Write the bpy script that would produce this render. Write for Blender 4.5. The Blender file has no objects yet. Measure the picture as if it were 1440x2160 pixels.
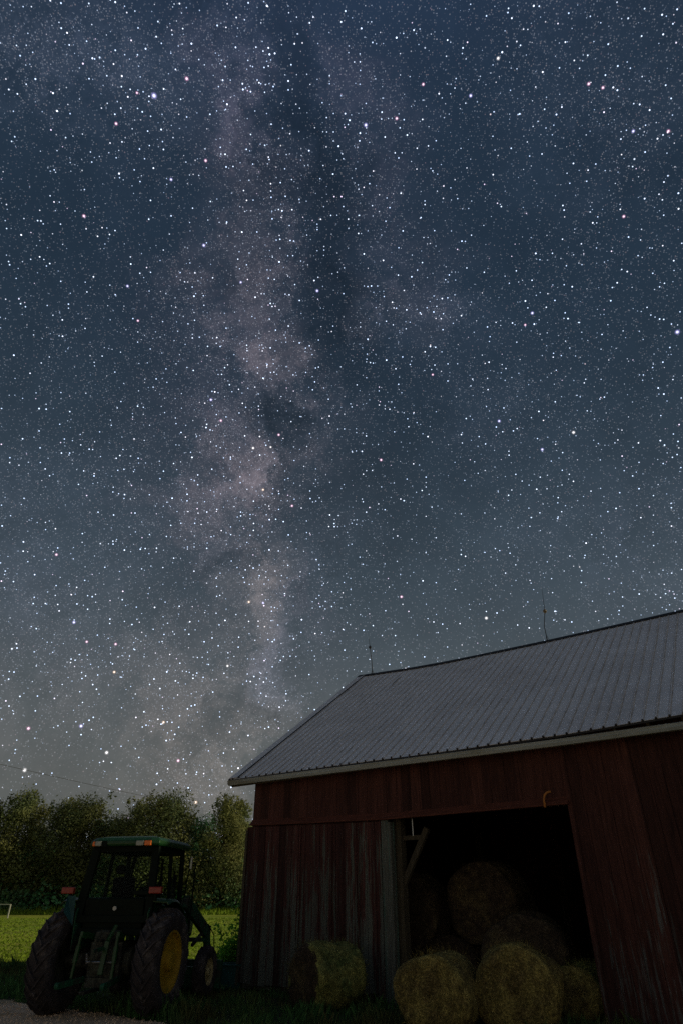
import bpy, math, random
import numpy as np
from mathutils import Vector, Matrix, noise
R = math.radians
rnd = random.Random(7)
C = bpy.context.scene.collection
SC = bpy.context.scene

def lin(r, g, b):
    f = lambda c: (c/255/12.92) if c/255 <= .04045 else ((c/255+.055)/1.055)**2.4
    return (f(r), f(g), f(b))

# ------------------------------------------------------------------ camera
CAM_H, PITCH, FPX = 1.7, 32.3, 1307.0
cd = bpy.data.cameras.new('camera'); cam = bpy.data.objects.new('camera', cd); C.objects.link(cam)
cam.location = (0, 0, CAM_H); cam.rotation_euler = (R(90+PITCH), 0, 0)
cd.sensor_fit = 'HORIZONTAL'; cd.sensor_width = 36.0; cd.lens = 36.0*FPX/1440; cd.clip_end = 3000
SC.camera = cam
SC.view_settings.view_transform = 'Standard'; SC.view_settings.look = 'None'
SC.view_settings.exposure = 0; SC.view_settings.gamma = 1
SC.cycles.use_denoising = False
SC.cycles.max_bounces = 5; SC.cycles.diffuse_bounces = 3; SC.cycles.transparent_max_bounces = 12
SC.cycles.sample_clamp_indirect = 1.0
SC.cycles.sample_clamp_direct = 0.0

# ------------------------------------------------------------------ night sky (stars at infinity, in a fixed celestial frame)
world = bpy.data.worlds.new('World'); SC.world = world; world.use_nodes = True
world.cycles.sampling_method = 'MANUAL'; world.cycles.sample_map_resolution = 512
nt = world.node_tree; nt.nodes.clear()
TP = R(PITCH); GF = Vector((0, math.cos(TP), math.sin(TP))); GU = Vector((0, -math.sin(TP), math.cos(TP)))
def sky_dir(x, y):
    """direction of a sky feature measured in the photograph"""
    return (Vector((1, 0, 0))*((x-720)/FPX) + GF + GU*((1080-y)/FPX)).normalized()
def gal(x, y):
    d = sky_dir(x, y); return math.atan2(d.dot(GU), d.dot(GF)), math.asin(d.x)
def nd(t, **kw):
    n = nt.nodes.new(t)
    for k, v in kw.items(): setattr(n, k, v)
    return n
def put(sock, v):
    if isinstance(v, bpy.types.NodeSocket): nt.links.new(v, sock)
    else:
        if hasattr(sock.default_value, '__len__') and len(sock.default_value) == 4 and len(v) == 3: v = (*v, 1)
        sock.default_value = v
def ma(op, a, b=0.0, c=0.0, clamp=False):
    n = nd('ShaderNodeMath', operation=op, use_clamp=clamp); put(n.inputs[0], a); put(n.inputs[1], b); put(n.inputs[2], c); return n.outputs[0]
def vm(op, a, b=(0, 0, 0), c=None, s=None):
    n = nd('ShaderNodeVectorMath', operation=op); put(n.inputs[0], a); put(n.inputs[1], b)
    if c is not None: put(n.inputs[2], c)
    if s is not None: put(n.inputs['Scale'], s)
    return n.outputs['Value' if op in ('DOT_PRODUCT', 'DISTANCE', 'LENGTH') else 'Vector']
def noise_n(vec, scale, detail=4, rough=.6):
    n = nd('ShaderNodeTexNoise'); put(n.inputs['Vector'], vec); n.inputs['Scale'].default_value = scale
    n.inputs['Detail'].default_value = detail; n.inputs['Roughness'].default_value = rough
    return n
def mrange(v, a, b, c=0.0, d=1.0, smooth=False):
    n = nd('ShaderNodeMapRange', interpolation_type='SMOOTHSTEP' if smooth else 'LINEAR')
    put(n.inputs[0], v); put(n.inputs[1], a); put(n.inputs[2], b); put(n.inputs[3], c); put(n.inputs[4], d); return n.outputs[0]
tc = nd('ShaderNodeTexCoord'); D = tc.outputs['Generated']
sep = nd('ShaderNodeSeparateXYZ'); put(sep.inputs[0], D)
rp = nd('ShaderNodeValToRGB'); put(rp.inputs[0], ma('MAXIMUM', sep.outputs[2], 0.0))
cr = rp.color_ramp; cr.interpolation = 'B_SPLINE'
stops = [(0.0, (96, 97, 92)), (.13, (92, 95, 93)), (.28, (77, 86, 92)), (.42, (61, 73, 83)), (.585, (46, 60, 73)), (.75, (35, 50, 66)), (.89, (34, 49, 65)), (.97, (42, 58, 82))]
while len(cr.elements) < len(stops): cr.elements.new(.5)
for e, (p, c) in zip(cr.elements, stops): e.position = p; e.color = (*lin(*c), 1)
# galactic coordinates, ragged by noise
lg = ma('ARCTAN2', vm('DOT_PRODUCT', D, tuple(GU)), vm('DOT_PRODUCT', D, tuple(GF)))
bg_ = ma('ARCSINE', sep.outputs[0])
cx = nd('ShaderNodeCombineXYZ'); put(cx.inputs[0], bg_); put(cx.inputs[1], lg)
w1 = noise_n(D, 5.0, 6, .65); w2 = noise_n(D, 16.0, 5, .65)
W = vm('MULTIPLY_ADD', vm('SUBTRACT', w1.outputs['Color'], (.5, .5, .5)), (.26, .26, 0), cx.outputs[0])
W = vm('MULTIPLY_ADD', vm('SUBTRACT', w2.outputs['Color'], (.5, .5, .5)), (.13, .13, 0), W)
def blob(x, y, rx, ry):
    l0, b0 = gal(x, y); l1, b1 = gal(x+rx, y); l2, b2 = gal(x, y-ry)
    sx = 1/max(abs(b1-b0), 1e-4); sy = 1/max(abs(l2-l0), 1e-4)
    v = vm('MULTIPLY_ADD', W, (sx, sy, 0), (-b0*sx, -l0*sy, 0))
    return ma('EXPONENT', ma('MULTIPLY', vm('DOT_PRODUCT', v, v), -1.0))
acc = (0, 0, 0)
PK, BR, BL, PU = (1.1, .84, .88), (1.1, .88, .78), (.68, .80, 1.2), (.93, .74, 1.02)
glow = [(555, 970, 62, 70, .062, PK), (480, 1010, 100, 150, .024, PK), (540, 1250, 60, 90, .052, BR), (583, 1435, 45, 65, .046, (.85, .85, 1.15)), (510, 1000, 170, 420, .009, PU), (430, 1560, 210, 170, .012, BR),
        (400, 1480, 190, 180, .010, BR), (450, 1660, 130, 110, .020, BR), (520, 620, 90, 140, .018, PK), (570, 755, 75, 50, .030, PK),
        (600, 790, 40, 40, .012, PK), (495, 190, 70, 230, .024, PU), (510, 400, 70, 120, .010, PK), (730, 210, 85, 120, .014, PU), (770, 370, 90, 110, .010, PU),
        (840, 560, 110, 120, .010, PU), (800, 670, 80, 60, .011, PK), (915, 650, 70, 60, .010, BL), (660, 920, 60, 110, .010, PK), (650, 1260, 60, 60, .012, PU),
        (500, 1110, 100, 80, .009, PK), (620, 1340, 90, 80, .014, PU), (500, 1350, 70, 70, .020, BR), (430, 830, 150, 260, .006, PU), (600, 480, 90, 160, .006, PU), (540, 1190, 60, 50, .014, PK), (470, 1560, 110, 90, .014, BR), (180, 80, 260, 220, .018, BL), (1330, 150, 240, 330, .008, BL), (1430, 1180, 330, 210, .009, BL),
        (0, 1200, 260, 260, .012, BL), (760, 1060, 90, 90, .005, PK), (980, 820, 160, 160, .006, BL), (60, 1450, 240, 150, .012, BR)]
for x, y, rx, ry, a, col in glow:
    acc = vm('ADD', vm('SCALE', tuple(c*a for c in col), s=blob(x, y, rx, ry)), acc)
wisp = noise_n(W, 10.0, 8, .72)
acc = vm('SCALE', acc, s=mrange(wisp.outputs[0], .34, .67, .25, 2.25, True))
dark = None
for x, y, rx, ry, a in [(630, 120, 55, 170, .5), (640, 330, 60, 160, .55), (690, 520, 85, 130, .6), (715, 700, 100, 130, .55), (820, 960, 140, 170, .4),
                        (605, 860, 45, 45, .3), (480, 1185, 90, 40, .45), (660, 1080, 90, 80, .3), (540, 870, 50, 30, .2), (520, 1560, 60, 45, .3), (330, 800, 110, 160, .2), (420, 1320, 80, 50, .25)]:
    b = ma('MULTIPLY', blob(x, y, rx, ry), a); dark = b if dark is None else ma('ADD', dark, b)
lane = noise_n(vm('MULTIPLY', W, (1.0, .45, 0)), 11.0, 7, .72)
l0_, b0_ = gal(600, 900)
band = ma('EXPONENT', ma('MULTIPLY', ma('POWER', ma('DIVIDE', ma('SUBTRACT', bg_, b0_), .13), 2.0), -1.0))
dark = ma('ADD', dark, ma('MULTIPLY', band, mrange(lane.outputs[0], .50, .66, 0.0, .55, True)))
keep = ma('SUBTRACT', 1.0, ma('MINIMUM', dark, .85))
diffuse_sky = vm('ADD', vm('SCALE', rp.outputs[0], s=ma('MULTIPLY_ADD', keep, .42, .58)), vm('SCALE', acc, s=keep))
mott = noise_n(D, 9.0, 5, .6)
diffuse_sky = vm('SCALE', diffuse_sky, s=mrange(mott.outputs[0], .3, .7, .87, 1.09))
# star fields
lum = ma('MULTIPLY', vm('DOT_PRODUCT', acc, (1, 1, 1)), 7.0)
dens = ma('MULTIPLY', ma('MULTIPLY_ADD', keep, .75, .25), ma('MINIMUM', ma('ADD', lum, .34), 1.7))
low = mrange(sep.outputs[2], .05, .45, .45, 1.0)
dens = ma('MULTIPLY', dens, low)
patch = noise_n(D, 7.0, 4, .6)
dens = ma('MULTIPLY', dens, mrange(patch.outputs[0], .35, .65, .65, 1.35))
PXR = 1/619.0
def star_layer(scale, rad_px, gain, power, seed, tint):
    n = nd('ShaderNodeTexVoronoi', feature='F1', voronoi_dimensions='3D'); n.inputs['Scale'].default_value = scale
    put(n.inputs['Vector'], vm('ADD', D, (seed, seed*.7, -seed*.3)))
    s = nd('ShaderNodeSeparateColor'); put(s.inputs[0], n.outputs['Color'])
    mag = ma('POWER', s.outputs[0], power); dk = .7 if scale < 200 else 1.0
    rad = ma('MULTIPLY', ma('MULTIPLY_ADD', mag, .55, .45), rad_px*PXR*scale)
    core = mrange(ma('DIVIDE', n.outputs['Distance'], rad), .15, 1.0, 1.0, 0.0, True)
    on = mrange(ma('SUBTRACT', ma('MULTIPLY_ADD', dens, dk, .12) if 60 < scale < 210 else ma('MULTIPLY', dens, .8) if scale > 200 else ma('MULTIPLY', dens, .6), s.outputs[1]), -.04, .04)
    amp = ma('MULTIPLY', ma('MULTIPLY', core, ma('MULTIPLY_ADD', mag, gain, gain*.12)), on)
    r2 = nd('ShaderNodeValToRGB'); put(r2.inputs[0], s.outputs[2])
    cols = [(0, (.75, .85, 1.0)), (.5, (.86, .93, 1.0)), (.8, (1, 1, 1)), (.93, (1, .87, .8)), (1, (1, .7, .8))]
    while len(r2.color_ramp.elements) < len(cols): r2.color_ramp.elements.new(.5)
    for e, (p, c) in zip(r2.color_ramp.elements, cols): e.position = p; e.color = (*[ci*ti for ci, ti in zip(c, tint)], 1)
    return vm('SCALE', r2.outputs[0], s=amp)
BLU, MAG, ORG, WHT = (.45, .42, 1.0), (1.0, .45, .75), (1.0, .62, .35), (1, .95, .95)
bst = (0, 0, 0)
for x, y, r, c in [(325, 201, 2.5, BLU), (394, 165, 1.7, MAG), (245, 260, 1.5, MAG), (289, 195, 1.2, MAG), (771, 263, 1.9, BLU), (836, 249, 1.5, MAG), (892, 177, 1.4, MAG), (992, 201, 1.6, BLU),
                   (1050, 122, 1.5, WHT), (1241, 176, 1.5, MAG), (1271, 184, 1.4, MAG), (1335, 276, 1.5, BLU), (1409, 276, 1.5, MAG), (1428, 700, 2.2, BLU), (1122, 660, 1.7, BLU),
                   (1052, 888, 1.7, BLU), (1209, 912, 1.7, WHT), (1143, 948, 1.7, BLU), (803, 970, 1.6, MAG), (669, 613, 1.7, BLU), (430, 517, 1.7, BLU), (177, 455, 1.6, MAG),
                   (269, 603, 1.5, BLU), (445, 843, 1.7, BLU), (466, 887, 1.5, MAG), (588, 917, 1.5, MAG), (534, 945, 1.6, WHT), (571, 943, 1.3, WHT), (555, 1033, 1.5, ORG), (616, 1067, 1.5, MAG),
                   (846, 1259, 1.6, MAG), (156, 1313, 1.7, BLU), (183, 1354, 1.4, MAG), (244, 1359, 1.5, MAG), (241, 1418, 1.5, ORG), (171, 1532, 1.9, BLU), (60, 1537, 1.7, MAG), (52, 1625, 1.9, WHT), (225, 1588, 1.8, WHT),
                   (376, 1605, 1.6, MAG), (413, 1693, 1.7, ORG), (119, 1170, 1.5, MAG), (434, 338, 1.5, MAG), (361, 378, 1.5, BLU), (508, 595, 1.4, BLU), (1025, 1304, 1.8, WHT), (345, 1524, 1.5, ORG),
                   (525, 1270, 1.5, ORG), (555, 1272, 1.4, BLU), (480, 1405, 1.4, WHT), (1315, 456, 1.5, MAG), (1107, 685, 1.3, MAG), (291, 676, 1.3, MAG), (912, 790, 1.3, MAG)]:
    d = vm('DISTANCE', D, tuple(sky_dir(x, y)))
    bst = vm('ADD', vm('SCALE', tuple(.8*k for k in c), s=mrange(d, 0.0, r*PXR*1.2, 1.0, 0.0, True)), bst)
    bst = vm('ADD', vm('SCALE', (.9, .9, .9), s=mrange(d, r*PXR*.2, r*PXR*.66, 1.0, 0.0, True)), bst)
tot = diffuse_sky
for args in [(50, 1.05, 1.7, 2.4, 3.1, (.95, .98, 1.05)), (135, .85, 3.4, 1.9, 7.7, (.84, .94, 1.14)), (200, .8, 2.6, 2.2, 1.9, (.82, .94, 1.16)), (330, .8, .19, 1.6, 5.3, (.95, .97, 1.05)), (460, .8, .14, .8, 2.3, (1, .95, 1))]:
    tot = vm('ADD', tot, star_layer(*args))
tot = vm('ADD', tot, bst)
# added warm fill glow behind the camera, brightens barn front, tractor and bales
back = mrange(ma('MULTIPLY', sep.outputs[1], -1.0), .0, .9, 0.0, 1.0, True)
glow_b = ma('MULTIPLY', back, mrange(sep.outputs[2], 0.0, .62, 1.0, 0.0, True))
tot = vm('ADD', tot, vm('SCALE', (.19, .15, .10), s=glow_b))
bgn = nd('ShaderNodeBackground'); put(bgn.inputs[0], tot); bgn.inputs[1].default_value = 1.0
wo = nd('ShaderNodeOutputWorld'); nt.links.new(bgn.outputs[0], wo.inputs[0])

# ------------------------------------------------------------------ the one lamp: low warm light from behind the barn (right)
SUN_AZ, SUN_EL = 86.0, 22.0
sl = bpy.data.lights.new('sun', 'SUN'); sl.energy = 2.0; sl.angle = R(.6); sl.color = (1.0, .86, .55)
so = bpy.data.objects.new('sun', sl); C.objects.link(so)
sd = Vector((math.sin(R(SUN_AZ))*math.cos(R(SUN_EL)), math.cos(R(SUN_AZ))*math.cos(R(SUN_EL)), math.sin(R(SUN_EL))))
so.rotation_euler = sd.to_track_quat('Z', 'Y').to_euler(); so.location = sd*60

# ------------------------------------------------------------------ materials
def mat(name, base, rough=.8, metal=0.0, var=.25, nscale=4.0, second=None, mix=(.45, .6), sc2=1.5, stretch=(1, 1, 1), bump=0.0, bscale=30.0, spec=.3, obj_var=0.0, trans=0.0, board=0.0, wear=None, rings=False):
    m = bpy.data.materials.new(name); m.use_nodes = True; t = m.node_tree; p = t.nodes['Principled BSDF']
    L = t.links.new; N = t.nodes.new
    co = N('ShaderNodeTexCoord'); mp = N('ShaderNodeMapping'); mp.inputs['Scale'].default_value = stretch
    L(co.outputs['Object'], mp.inputs[0])
    n1 = N('ShaderNodeTexNoise'); n1.inputs['Scale'].default_value = nscale; n1.inputs['Detail'].default_value = 8; n1.inputs['Roughness'].default_value = .65
    L(mp.outputs[0], n1.inputs['Vector'])
    mr = N('ShaderNodeMapRange'); mr.inputs[1].default_value = .3; mr.inputs[2].default_value = .7; mr.inputs[3].default_value = 1-var; mr.inputs[4].default_value = 1+var
    L(n1.outputs[0], mr.inputs[0])
    col = None
    rgb = N('ShaderNodeRGB'); rgb.outputs[0].default_value = (*base, 1); col = rgb.outputs[0]
    if second:
        n2 = N('ShaderNodeTexNoise'); n2.inputs['Scale'].default_value = sc2; n2.inputs['Detail'].default_value = 8; n2.inputs['Roughness'].default_value = .7
        L(mp.outputs[0], n2.inputs['Vector'])
        m2 = N('ShaderNodeMapRange'); m2.inputs[1].default_value = mix[0]; m2.inputs[2].default_value = mix[1]; L(n2.outputs[0], m2.inputs[0])
        mx = N('ShaderNodeMix'); mx.data_type = 'RGBA'; L(m2.outputs[0], mx.inputs[0]); L(col, mx.inputs[6]); mx.inputs[7].default_value = (*second, 1); col = mx.outputs[2]
    sc = N('ShaderNodeVectorMath'); sc.operation = 'SCALE'; L(col, sc.inputs[0]); L(mr.outputs[0], sc.inputs['Scale']); out = sc.outputs[0]
    if obj_var:
        oi = N('ShaderNodeObjectInfo'); om = N('ShaderNodeMapRange'); om.inputs[3].default_value = 1-obj_var; om.inputs[4].default_value = 1+obj_var; L(oi.outputs['Random'], om.inputs[0])
        s2 = N('ShaderNodeVectorMath'); s2.operation = 'SCALE'; L(out, s2.inputs[0]); L(om.outputs[0], s2.inputs['Scale']); out = s2.outputs[0]
    if rings:
        wv = N('ShaderNodeTexWave'); wv.wave_type = 'RINGS'; wv.rings_direction = 'X'; wv.inputs['Scale'].default_value = 5.5; wv.inputs['Distortion'].default_value = 9; wv.inputs['Detail'].default_value = 5; wv.inputs['Detail Scale'].default_value = 2.5
        L(co.outputs['Object'], wv.inputs['Vector'])
        wr = N('ShaderNodeMapRange'); wr.inputs[3].default_value = .78; wr.inputs[4].default_value = 1.18; L(wv.outputs['Fac'], wr.inputs[0])
        nf = N('ShaderNodeTexNoise'); nf.inputs['Scale'].default_value = 55; nf.inputs['Detail'].default_value = 3; L(co.outputs['Object'], nf.inputs['Vector'])
        nr = N('ShaderNodeMapRange'); nr.inputs[1].default_value = .35; nr.inputs[2].default_value = .65; nr.inputs[3].default_value = .5; nr.inputs[4].default_value = 1.5; L(nf.outputs[0], nr.inputs[0])
        pr = N('ShaderNodeMath'); pr.operation = 'MULTIPLY'; L(wr.outputs[0], pr.inputs[0]); L(nr.outputs[0], pr.inputs[1])
        s4 = N('ShaderNodeVectorMath'); s4.operation = 'SCALE'; L(out, s4.inputs[0]); L(pr.outputs[0], s4.inputs['Scale']); out = s4.outputs[0]
    if board:
        sx = N('ShaderNodeSeparateXYZ'); L(co.outputs['Object'], sx.inputs[0])
        def mm(op, a, b):
            q = N('ShaderNodeMath'); q.operation = op
            for i_, v_ in ((0, a), (1, b)):
                if isinstance(v_, (int, float)): q.inputs[i_].default_value = v_
                else: L(v_, q.inputs[i_])
            return q.outputs[0]
        bi = mm('FLOOR', mm('DIVIDE', mm('ADD', sx.outputs[0], mm('MULTIPLY', sx.outputs[1], 1.0)), board), 0)
        wn = N('ShaderNodeTexWhiteNoise'); wn.noise_dimensions = '1D'; L(bi, wn.inputs['W'])
        fac = mm('MULTIPLY_ADD', wn.outputs['Value'], .8); fac.node.inputs[2].default_value = .6
        # paint lost in streaks, more towards the splashed foot of the wall and on some boards
        n3 = N('ShaderNodeTexNoise'); n3.inputs['Scale'].default_value = 1.0; n3.inputs['Detail'].default_value = 9; n3.inputs['Roughness'].default_value = .72
        mp3 = N('ShaderNodeMapping'); mp3.inputs['Scale'].default_value = (14, 14, .9); L(co.outputs['Object'], mp3.inputs[0]); L(mp3.outputs[0], n3.inputs['Vector'])
        thr = mm('ADD', mm('MULTIPLY', sx.outputs[2], wear[1]), wear[0]); thr = mm('SUBTRACT', thr, mm('MULTIPLY', wn.outputs['Value'], .10))
        wm = N('ShaderNodeMapRange'); L(n3.outputs[0], wm.inputs[0]); L(thr, wm.inputs[1]); L(mm('ADD', thr, .07), wm.inputs[2])
        mxw = N('ShaderNodeMix'); mxw.data_type = 'RGBA'; L(wm.outputs[0], mxw.inputs[0]); L(out, mxw.inputs[6]); mxw.inputs[7].default_value = (*wear[2], 1)
        s3 = N('ShaderNodeVectorMath'); s3.operation = 'SCALE'; L(mxw.outputs[2], s3.inputs[0]); L(fac, s3.inputs['Scale']); out = s3.outputs[0]
    L(out, p.inputs['Base Color']); p.inputs['Roughness'].default_value = rough; p.inputs['Metallic'].default_value = metal
    p.inputs['Specular IOR Level'].default_value = spec
    if bump:
        nb = N('ShaderNodeTexNoise'); nb.inputs['Scale'].default_value = bscale; nb.inputs['Detail'].default_value = 6; L(mp.outputs[0], nb.inputs['Vector'])
        b = N('ShaderNodeBump'); b.inputs['Strength'].default_value = bump; b.inputs['Distance'].default_value = .02; L(nb.outputs[0], b.inputs['Height']); L(b.outputs[0], p.inputs['Normal'])
    if trans:
        tr = N('ShaderNodeBsdfTranslucent'); L(out, tr.inputs[0]); ms = N('ShaderNodeMixShader'); ms.inputs[0].default_value = trans
        L(p.outputs[0], ms.inputs[1]); L(tr.outputs[0], ms.inputs[2]); L(ms.outputs[0], t.nodes['Material Output'].inputs[0])
    return m
WOODST = (9, 9, .55)
M = {}
M['ground'] = mat('rough_grass_soil', (.035, .055, .015), .95, var=.45, nscale=1.3, second=(.05, .04, .02), bump=.6, bscale=14)
M['field'] = mat('mown_field', (.24, .34, .03), .95, var=.25, nscale=.35, second=(.31, .33, .04), sc2=.09, bump=.5, bscale=8)
M['gravel'] = mat('gravel', (.85, .60, .40), .95, var=.45, nscale=26, second=(.38, .28, .15), mix=(.5, .68), sc2=.8, bump=1.0, bscale=45)
M['blade'] = mat('grass_blade', (.07, .18, .05), .8, var=.4, nscale=.8, second=(.12, .12, .04), sc2=.6, trans=.25)
M['red_board'] = mat('worn_red_board', (.085, .032, .025), .85, var=.4, nscale=3, second=(.060, .022, .018), mix=(.5, .6), sc2=2.2, stretch=WOODST, board=.25, wear=(.53, .06, (.12, .112, .105)), bump=.5, bscale=12)
M['red_door'] = mat('weathered_red_door', (.075, .028, .024), .85, var=.45, nscale=3, second=(.07, .026, .023), mix=(.47, .6), sc2=2.0, stretch=WOODST, board=.225, wear=(.47, .045, (.10, .108, .092)), bump=.6, bscale=12)
M['red_trim'] = mat('red_header_trim', (.125, .042, .028), .85, var=.45, nscale=3, stretch=(.6, 9, 9), bump=.3, bscale=12)
M['grey_wood'] = mat('bare_grey_wood', (.125, .13, .112), .85, var=.5, nscale=3, second=(.10, .17, .14), mix=(.52, .6), sc2=1.4, stretch=WOODST, bump=.6, bscale=12)
M['old_wood'] = mat('old_brown_timber', (.09, .075, .05), .9, var=.4, nscale=3, stretch=(6, 6, .6), bump=.5, bscale=14)
M['roof'] = mat('galvanised_roof', (.80, .82, .87), .7, metal=.0, var=.10, nscale=.8, second=(.72, .73, .77), sc2=.35, bump=.08, bscale=3, spec=.5)
M['roof_rib'] = mat('shaded_rib_edge', (.54, .51, .49), .8, var=.35, nscale=2)  # shading of the rib sides put into the colour
M['dark_trim'] = mat('dark_roof_trim', (.03, .03, .032), .6, var=.3)
M['gutter'] = mat('pale_gutter', (.48, .54, .56), .5, var=.25, nscale=2, stretch=(.5, 4, 4), second=(.27, .28, .24), sc2=1)
M['rust'] = mat('orange_rust', (.55, .22, .06), .7, var=.3, nscale=12)
M['rod'] = mat('dull_metal_rod', (.05, .05, .05), .5, metal=.6, var=.2)
M['glass_dark'] = mat('dark_glass_ball', (.02, .02, .025), .1, var=.1, spec=.6)
M['glass_amber'] = mat('amber_glass_ball', (.22, .16, .08), .15, var=.1, spec=.6)
M['hay'] = mat('hay_strands', (.30, .235, .07), .95, var=.6, nscale=11, second=(.15, .11, .04), mix=(.42, .60), sc2=3.0, bump=1.0, bscale=40, rings=True)
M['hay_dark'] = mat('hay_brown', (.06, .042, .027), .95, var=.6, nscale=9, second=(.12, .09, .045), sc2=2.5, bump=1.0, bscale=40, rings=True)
M['hay_green'] = mat('hay_netted', (.27, .26, .075), .95, var=.5, nscale=8, second=(.10, .13, .04), sc2=3, bump=1.0, bscale=40, rings=True)
M['tree_a'] = mat('tree_leaves', (.20, .21, .075), .8, var=.4, nscale=.35, second=(.12, .17, .08), sc2=.22, obj_var=.35, trans=.3)
M['tree_b'] = mat('scrub_leaves', (.10, .28, .13), .8, var=.4, nscale=.3, second=(.14, .22, .09), sc2=.2, obj_var=.3, trans=.3)
M['bark'] = mat('bark', (.07, .055, .04), .95, var=.3)
M['shrub'] = mat('shrub_leaves', (.18, .46, .05), .7, var=.5, nscale=5, trans=.4)
M['tyre'] = mat('dusty_tyre', (.05, .044, .048), .85, var=.45, nscale=6, second=(.11, .095, .09), mix=(.5, .65), sc2=3, bump=.3, bscale=30)
M['rim'] = mat('yellow_rim', (.45, .28, .02), .5, var=.3, nscale=5, second=(.20, .12, .03), mix=(.56, .66), sc2=5)
M['rim_pale'] = mat('dusty_rim', (.45, .38, .20), .6, var=.3, nscale=5)
M['green'] = mat('green_paint', (.009, .062, .016), .4, var=.3, nscale=3, second=(.035, .05, .03), mix=(.58, .72), sc2=3, spec=.5)
M['green_dark'] = mat('grimy_green_paint', (.015, .11, .055), .55, var=.4, nscale=3, second=(.03, .03, .025), sc2=3)
M['black'] = mat('black_paint', (.005, .011, .008), .6, var=.3, spec=.1)
M['grime'] = mat('greasy_iron', (.07, .075, .06), .7, var=.6, nscale=9, second=(.012, .012, .012), mix=(.45, .6), sc2=4, spec=.15)
M['seat'] = mat('black_seat', (.008, .008, .011), .8, var=.3, spec=.1)
M['red_lens'] = mat('red_lens', (.30, .03, .02), .3, var=.15, spec=.6)
M['orange_lens'] = mat('orange_lens', (1.0, .22, .02), .25, var=.1, spec=.6)
M['clear_lens'] = mat('clear_lens', (.34, .38, .33), .2, var=.15, spec=.7)
M['chrome'] = mat('bright_metal', (.5, .5, .5), .3, metal=.8, var=.1)
M['teal'] = mat('teal_plastic', (.015, .07, .07), .5, var=.3)
M['white'] = mat('white_rail', (.6, .6, .55), .6, var=.2)
M['wire'] = mat('wire', (.03, .03, .03), .6, var=.1)
M['dirt'] = mat('barn_dirt', (.10, .08, .06), .95, var=.4, nscale=4, bump=.5)
g = bpy.data.materials.new('cab_glass'); g.use_nodes = True; t = g.node_tree; t.nodes.clear()
gl = t.nodes.new('ShaderNodeBsdfGlossy'); gl.inputs['Roughness'].default_value = .08; gl.inputs['Color'].default_value = (.4, .5, .45, 1)
tr = t.nodes.new('ShaderNodeBsdfTransparent'); tr.inputs[0].default_value = (.82, .92, .87, 1)
fr = t.nodes.new('ShaderNodeFresnel'); fr.inputs[0].default_value = 1.18; mx = t.nodes.new('ShaderNodeMixShader'); o = t.nodes.new('ShaderNodeOutputMaterial')
t.links.new(fr.outputs[0], mx.inputs[0]); t.links.new(tr.outputs[0], mx.inputs[1]); t.links.new(gl.outputs[0], mx.inputs[2]); t.links.new(mx.outputs[0], o.inputs[0]); M['glass'] = g

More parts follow.
